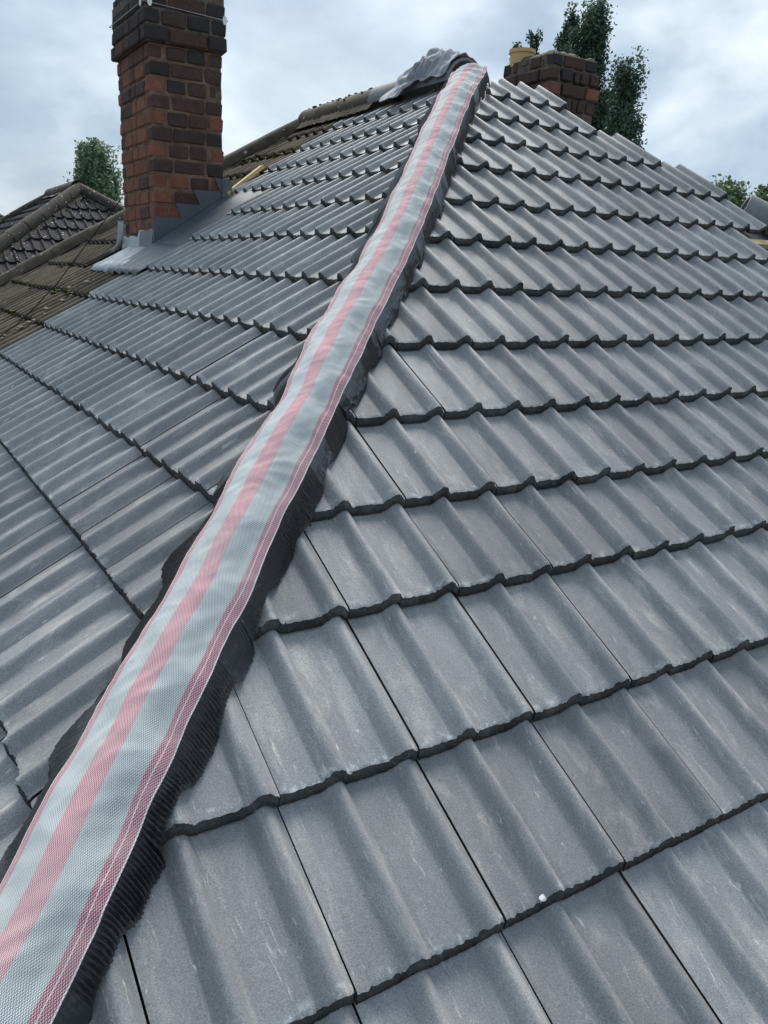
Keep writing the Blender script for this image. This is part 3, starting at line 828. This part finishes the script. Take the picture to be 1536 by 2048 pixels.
# ------------------------------------------------------------------ cloth thrown over the ridge tile
def cloth():
    V = []; nu, nvv = 90, 110
    def sm(a, b, x): x = min(1, max(0, (x-a)/(b-a))); return x*x*(3-2*x)
    for i in range(nu+1):
        u = i/nu
        hang = .235 + .13*sm(.46, .62, u) - .03*sm(.85, 1, u) + .012*math.sin(u*23)
        behind = .30
        bulk = .012 + .072*math.exp(-((u-.48)/.22)**2)
        for j in range(nvv+1):
            v = j/nvv
            L = -behind + v*(behind + hang)
            y = .235 + u*(.50 + .14*max(0, L)/.3)
            f1 = 1-abs(noise.noise(Vector((u*5+L*7, L*5-u*4, 4))))*2.8
            f2 = 1-abs(noise.noise(Vector((u*8-L*8, L*7+u*5, 9))))*2.2
            tap = 1 - max(0, v-.55)/.45*.75
            bulk_ = bulk; R = .142 + tap*bulk*(.55 + .45*noise.noise(Vector((u*4, L*6, 1.3)))) + tap*(.034*f1 + .018*f2)*(bulk/.06+.15) + .002*noise.noise(Vector((u*20, L*24, 7)))
            th = L/.165; lim = 1.30; zc = -.045
            if abs(th) <= lim: x = -R*math.sin(th); z = zc + R*math.cos(th)
            else:
                sg = 1 if th > 0 else -1; ex = abs(L) - lim*.165
                x = -sg*(R*math.sin(lim) + ex*.72); z = zc + R*math.cos(lim) - ex*.66
                z = max(z, -abs(x)*TA + .010 + .014*abs(noise.noise(Vector((u*9, L*14, 3)))))
                x -= sg*.014*noise.noise(Vector((u*11, L*9, 8)))
            V.append((x, y + .03*noise.noise(Vector((L*6, u*3, 9))), z))
    w = nvv+1
    F = [(i*w+j, (i+1)*w+j, (i+1)*w+j+1, i*w+j+1) for i in range(nu) for j in range(nvv)]
    o = link('work_cloth', mesh('work_cloth', V, F, CLOTHM, True))
    md = o.modifiers.new('thickness', 'SOLIDIFY'); md.thickness = .006; md.offset = 0
    return tag(o, 'crumpled grey work cloth thrown over the ridge tile at the hip top', 'cloth')
cloth()

# ------------------------------------------------------------------ loose batten, cable, debris
mb = MB(); Rl = Matrix((SL.u, -SL.r, SL.n)).transposed()
A = SL.pt(-1.50, 1.30, -.012); B = SL.pt(-1.56, .93, .004)
d = (B-A).normalized(); s_ = SL.n.cross(d).normalized(); R3 = Matrix((d, s_, d.cross(s_))).transposed()
mb.box((A+B)/2, ((B-A).length, .045, .024), R3)
tag(mb.build('timber_batten', WOODP), 'short pale sawn batten lying on the slope above the tall chimney', 'batten')
pts = [Vector((-1.60, 2.275, -.735)), Vector((-1.83, 2.20, -1.00)), SL.pt(-2.02, 2.56, .03), SL.pt(-1.75, 2.82, .014), SL.pt(-1.56, 3.0, .012), SL.pt(-1.50, 3.2, .012), SL.pt(-1.46, 3.5, .014)]
pp = []
for k in range(len(pts)-1):
    for q_ in range(6): pp.append(pts[k].lerp(pts[k+1], q_/6))
pp.append(pts[-1])
mb = MB(); mb.tube(pp, .0036, 6)
tag(mb.build('aerial_cable', CABLEM, smooth=True), 'black aerial cable running from the tall chimney down the old tiles', 'cable')
def clumps(name, mat, n, fn_, r0, r1, label, cat):
    bm = bmesh.new()
    for k in range(n):
        p = fn_(); r = random.uniform(r0, r1)
        res = bmesh.ops.create_icosphere(bm, subdivisions=1, radius=r)
        sc = Vector((random.uniform(.7, 1.4), random.uniform(.7, 1.4), random.uniform(.45, .8)))
        for v in res['verts']: v.co = Vector((v.co.x*sc.x, v.co.y*sc.y, v.co.z*sc.z))*random.uniform(.8, 1.2) + p
    me = bpy.data.meshes.new(name); bm.to_mesh(me); bm.free(); me.materials.append(mat)
    return tag(link(name, me), label, cat, kind='stuff')
def surfL(y, v, h=.002):
    P = SL.pt(-y, v, 0); return SL.pt(-y, v, tile_h(SL, P, -(YL-.026)) + h)
def f1():
    v = random.uniform(2.3, 3.3); return surfL(1.62 + random.gauss(0, .05) - (v-2.8)*.16, v, .006)
clumps('mortar_crumbs', CRUMB, 70, f1, .006, .020, 'broken mortar crumbs scattered over the old brown tiles', 'debris')
def f2():
    i = random.choice([1, 2, 3, 6, 7, 8, 9]); v = ROWS_L[i] + random.uniform(-.01, .035); y = random.uniform(1.35 if v > 1.3 else 1.6, RIDGE + v*CA - .1)
    if 1.3 < v < 2.2 and 1.4 < y < 2.4: y += 1
    return surfL(y, v, .002)
clumps('moss_growth', MOSS, 260, f2, .008, .022, 'green moss growing along the old brown tile edges', 'moss')
def f3():
    x = random.gauss(0, .05); x = max(-.11, min(.11, x))
    return Vector((x, random.uniform(1.3, RIDGE), math.sqrt(.132**2-x*x) - .057))
clumps('ridge_moss', MOSS, 60, f3, .006, .018, 'moss tufts growing along the old ridge tiles', 'moss')

bm = bmesh.new(); bmesh.ops.create_icosphere(bm, subdivisions=2, radius=.007)
for v in bm.verts: v.co = Vector((v.co.x*1.3, v.co.y*.8, v.co.z*.22))*(1+.5*noise.noise(v.co*160))
me = bpy.data.meshes.new('mortar_splash'); bm.to_mesh(me); bm.free(); me.materials.append(PLATEM)
P_s = Vector((-2.478, 0, 0)); v_s = 4.146
base_s = SR.pt(-2.478, v_s, tile_h(SR, SR.pt(-2.478, v_s), XR+.026) + .002)
tag(link('mortar_splash', me, None, Matrix.Translation(base_s) @ Matrix((SR.r, SR.u, SR.n)).transposed().to_4x4()), 'small white mortar splash on a grey tile by its lower edge', 'mortar splash')

# ------------------------------------------------------------------ houses down the street: the same hipped roof
def far_house(O, label, detail):
    O = Vector(O)
    h = empty('street_house', (O.x, O.y, GZ), label, 'house', 'hipped houses along the street'); WORLD[h.name] = Matrix.Translation((O.x, O.y, GZ))
    def pl(x, y): return plan(x, y) + O
    front = solid([pl(0, 0), pl(-E_, -E_), pl(E_, -E_)], nr).build('hip_end_slope', UNDER, h)
    side = solid([pl(0, 0), pl(0, RIDGE), pl(-E_, RIDGE+E_), pl(-E_, -E_)], nl).build('long_slope', UNDER, h)
    solid([pl(0, 0), pl(E_, -E_), pl(E_, RIDGE+E_), pl(0, RIDGE)], (SA, 0, CA)).build('rear_slope', UNDER, h)
    solid([pl(0, RIDGE), pl(E_, RIDGE+E_), pl(-E_, RIDGE+E_)], (0, SA, CA)).build('far_slope', UNDER, h)
    mb = MB(); mb.box((O.x, O.y+RIDGE/2, (zt+GZ)/2), (2*W, RIDGE+2*W, zt-GZ)); mb.build('wall', WALLM, h)
    cells = [(-.1 + .3*k, i) for i, v in enumerate(ROWS) for k in range(-20, 20) if -.1+.3*k+.3 > -v*CA and -.1+.3*k < v*CA]
    lay(SR, front, cells, (DARK, DEDGE), [(O+Vector((.02, -.02, 0)), (1, -1, 0)), (O+Vector((-.02, -.02, 0)), (-1, -1, 0))], jitter=.003, O=O, limit=9999 if detail else 0)
    cells = [(.1 - RIDGE + .3*k, i) for i, v in enumerate(ROWS) for k in range(-26, 34) if (.1-RIDGE+.3*k) < v*CA and (.1-RIDGE+.3*k)+.3 > -RIDGE - v*CA]
    lay(SL, side, cells, (DARK, DEDGE), [(O+Vector((-.02, .02, 0)), (-1, 1, 0)), (O+Vector((-.02, RIDGE-.02, 0)), (-1, -1, 0))], jitter=.003, O=O, limit=9999 if detail else 0)
    for sx in (-1, 1): hip_line(h, O, sx, -1, -.02, 6.4, .112, RIDGED, drop=.055)
    y = 0.0
    while y < RIDGE:
        half_round('ridge_tile', h, O + Vector((0, y, -.045)), O + Vector((0, min(RIDGE, y+.44), -.045)), .142, RIDGED, rough=.002); y += .445
    hip_line(h, O + Vector((0, RIDGE, 0)), -1, 1, .1, 6.4, .112, RIDGED, drop=.055)
    mortar_bed('bedding_mortar', h, O + Vector((0, -.05, -.05)), O + Vector((0, RIDGE+.12, -.05)), .18, 40, MORTARO, 2.2, thick=.092)
    for sx in (-1, 1):
        d_ = Vector((sx, -1, -TA)).normalized()
        mortar_bed('bedding_mortar', h, O + Vector((0, 0, -.07)), O + Vector((0, 0, -.07)) + d_*6.3, .165, 130, MORTARO, 4.4+sx)
    return h
far_house((0, 10.74, 0), 'dark brown hipped roof speckled with white lichen behind the old hip', True)
far_house((0, 21.0, 0), 'mossy hipped roof just showing past the lichen speckled roof', False)

# ------------------------------------------------------------------ trees
def dirpt(az, el, r):
    a = math.radians(az); return Vector((CAM[0] + r*math.cos(a), CAM[1] + r*math.sin(a), CAM[2] + r*el))
def leaf_cloud(pts, size, mat, name, parent, flat=.5):
    n = len(pts); P = np.array([tuple(p) for p in pts])
    a = rng.normal(size=(n, 3)); a /= np.linalg.norm(a, axis=1)[:, None]
    bq = rng.normal(size=(n, 3)); bq -= (bq*a).sum(1)[:, None]*a; bq /= np.linalg.norm(bq, axis=1)[:, None]
    sz = size*rng.uniform(.6, 1.35, n)[:, None]
    A = a*sz; B = bq*sz*.62
    V = np.stack([P-A, P+B*.9-A*.1, P+A, P-B*.9-A*.1], 1).reshape(-1, 3)
    F = np.arange(4*n).reshape(n, 4)
    me = bpy.data.meshes.new(name); me.from_pydata(V.tolist(), [], F.tolist()); me.materials.append(mat); me.update()
    return link(name, me, parent)
def tree(base, height, spread, label, group, mat, kind, nleaf, lsize, seed, cat='tree', bot=.12):
    r = random.Random(seed); base = Vector(base)
    t = empty('poplar_tree' if kind == 'poplar' else 'broadleaf_tree', tuple(base), label, cat, group); WORLD[t.name] = Matrix.Translation(base)
    mb = MB(); tr = .018*height
    lean = Vector((r.uniform(-.02, .02), r.uniform(-.02, .02), 1))
    mb.tube([base + lean*height*f + Vector((r.uniform(-.1, .1), r.uniform(-.1, .1), 0))*(f > 0) for f in (0, .18, .36, .54, .70, .82)], [tr, tr*.8, tr*.62, tr*.42, tr*.22, tr*.06], 8)
    pts = []; tips = []
    nb = 46 if kind == 'poplar' else 44
    for k in range(nb):
        f = bot + (.96-bot)*(k+r.random())/nb
        an = r.uniform(0, 2*math.pi)
        if kind == 'poplar':
            wid = spread*(.35+.65*math.sin(math.pi*min(1, (f*.92+.12)))**.8)*(1.15-f*.75)
            ln = height*(.16 + .10*r.random())*(1.15-.6*f); up = 2.6
        else:
            wid = spread*math.sin(math.pi*(.18+.76*(f-bot)/(1-bot)))**.7; ln = wid*1.25; up = .75
        st = base + lean*height*f*.92
        dv = Vector((math.cos(an), math.sin(an), up)).normalized()
        if kind == 'poplar':
            end = st + Vector((math.cos(an)*wid*r.uniform(.5, 1), math.sin(an)*wid*r.uniform(.5, 1), ln))
        else: end = st + Vector((math.cos(an)*wid*r.uniform(.6, 1), math.sin(an)*wid*r.uniform(.6, 1), wid*r.uniform(.2, .9)))
        end.z = min(end.z, base.z + height)
        mid = st.lerp(end, .5) + Vector((0, 0, -.05*ln))
        mb.tube([st, mid, end], [tr*.32*(1.1-f), tr*.2*(1.1-f), tr*.04], 5, cap=False)
        tips.append((st, mid, end))
    mb.build('trunk', BARK, t, smooth=True)
    per = nleaf//(nb*7)
    for st, mid, end in tips:
        for c in range(7):
            f = r.uniform(.25, 1.08)
            cc = mid.lerp(end, (f-.5)*2) if f > .5 else st.lerp(mid, f*2)
            cs = spread*(.20 if kind == 'poplar' else .17)*r.uniform(.5, 1.2)
            cc = cc + Vector([max(-1, min(1, r.gauss(0, .6)))*cs for _ in range(3)])
            g = np.clip(rng.normal(size=(per, 3)), -1.7, 1.7)*cs*.55
            if kind == 'poplar': g[:, 2] *= 1.8
            pts += [cc + Vector(v) for v in g.tolist()]
    leaf_cloud(pts, lsize, mat, 'crown', t)
    return t
def tree_at(az, el, r, spread, *a, **k):
    top = dirpt(az, el, r); tree((top.x, top.y, GZ), top.z-GZ, spread, *a, **k)
RP = 46
PG = 'poplars behind the squat chimney'
tree_at(45.15, .277, RP, 2.35, 'tallest broad dark poplar right beside the squat chimney', PG, LEAFP, 'poplar', 100000, .085, 1)
tree_at(47.15, .281, RP+3, 1.75, 'dark twin peaked poplar rising above the squat chimney cap', PG, LEAFP, 'poplar', 50000, .085, 2)
tree_at(48.9, .256, RP+4, .95, 'slim poplar tip showing between the buff pot and chimney cap', PG, LEAFP, 'poplar', 20000, .085, 3)
tree_at(50.1, .243, RP+5, .95, 'short poplar tip showing just above the buff chimney pot', PG, LEAFP, 'poplar', 20000, .085, 4)
tree_at(43.2, .214, RP-3, 2.05, 'shorter leaning poplar beside the tallest poplar', PG, LEAFP, 'poplar', 46000, .085, 5)
tree_at(76.45, .115, 34, 1.55, 'feathery pale green tree behind the lichen speckled roof', None, LEAFL, 'poplar', 60000, .065, 6, bot=.60)
tree_at(35.9, .104, 26, 2.0, 'low bushy bright green tree beyond the right hand hip tile', None, LEAFB, 'broad', 60000, .06, 7, bot=.45)
tree_at(33.9, .128, 24, 1.4, 'taller leafy bright green tree beside the low bushy one', None, LEAFB, 'broad', 50000, .06, 8, bot=.45)
print('TILES', COUNT)
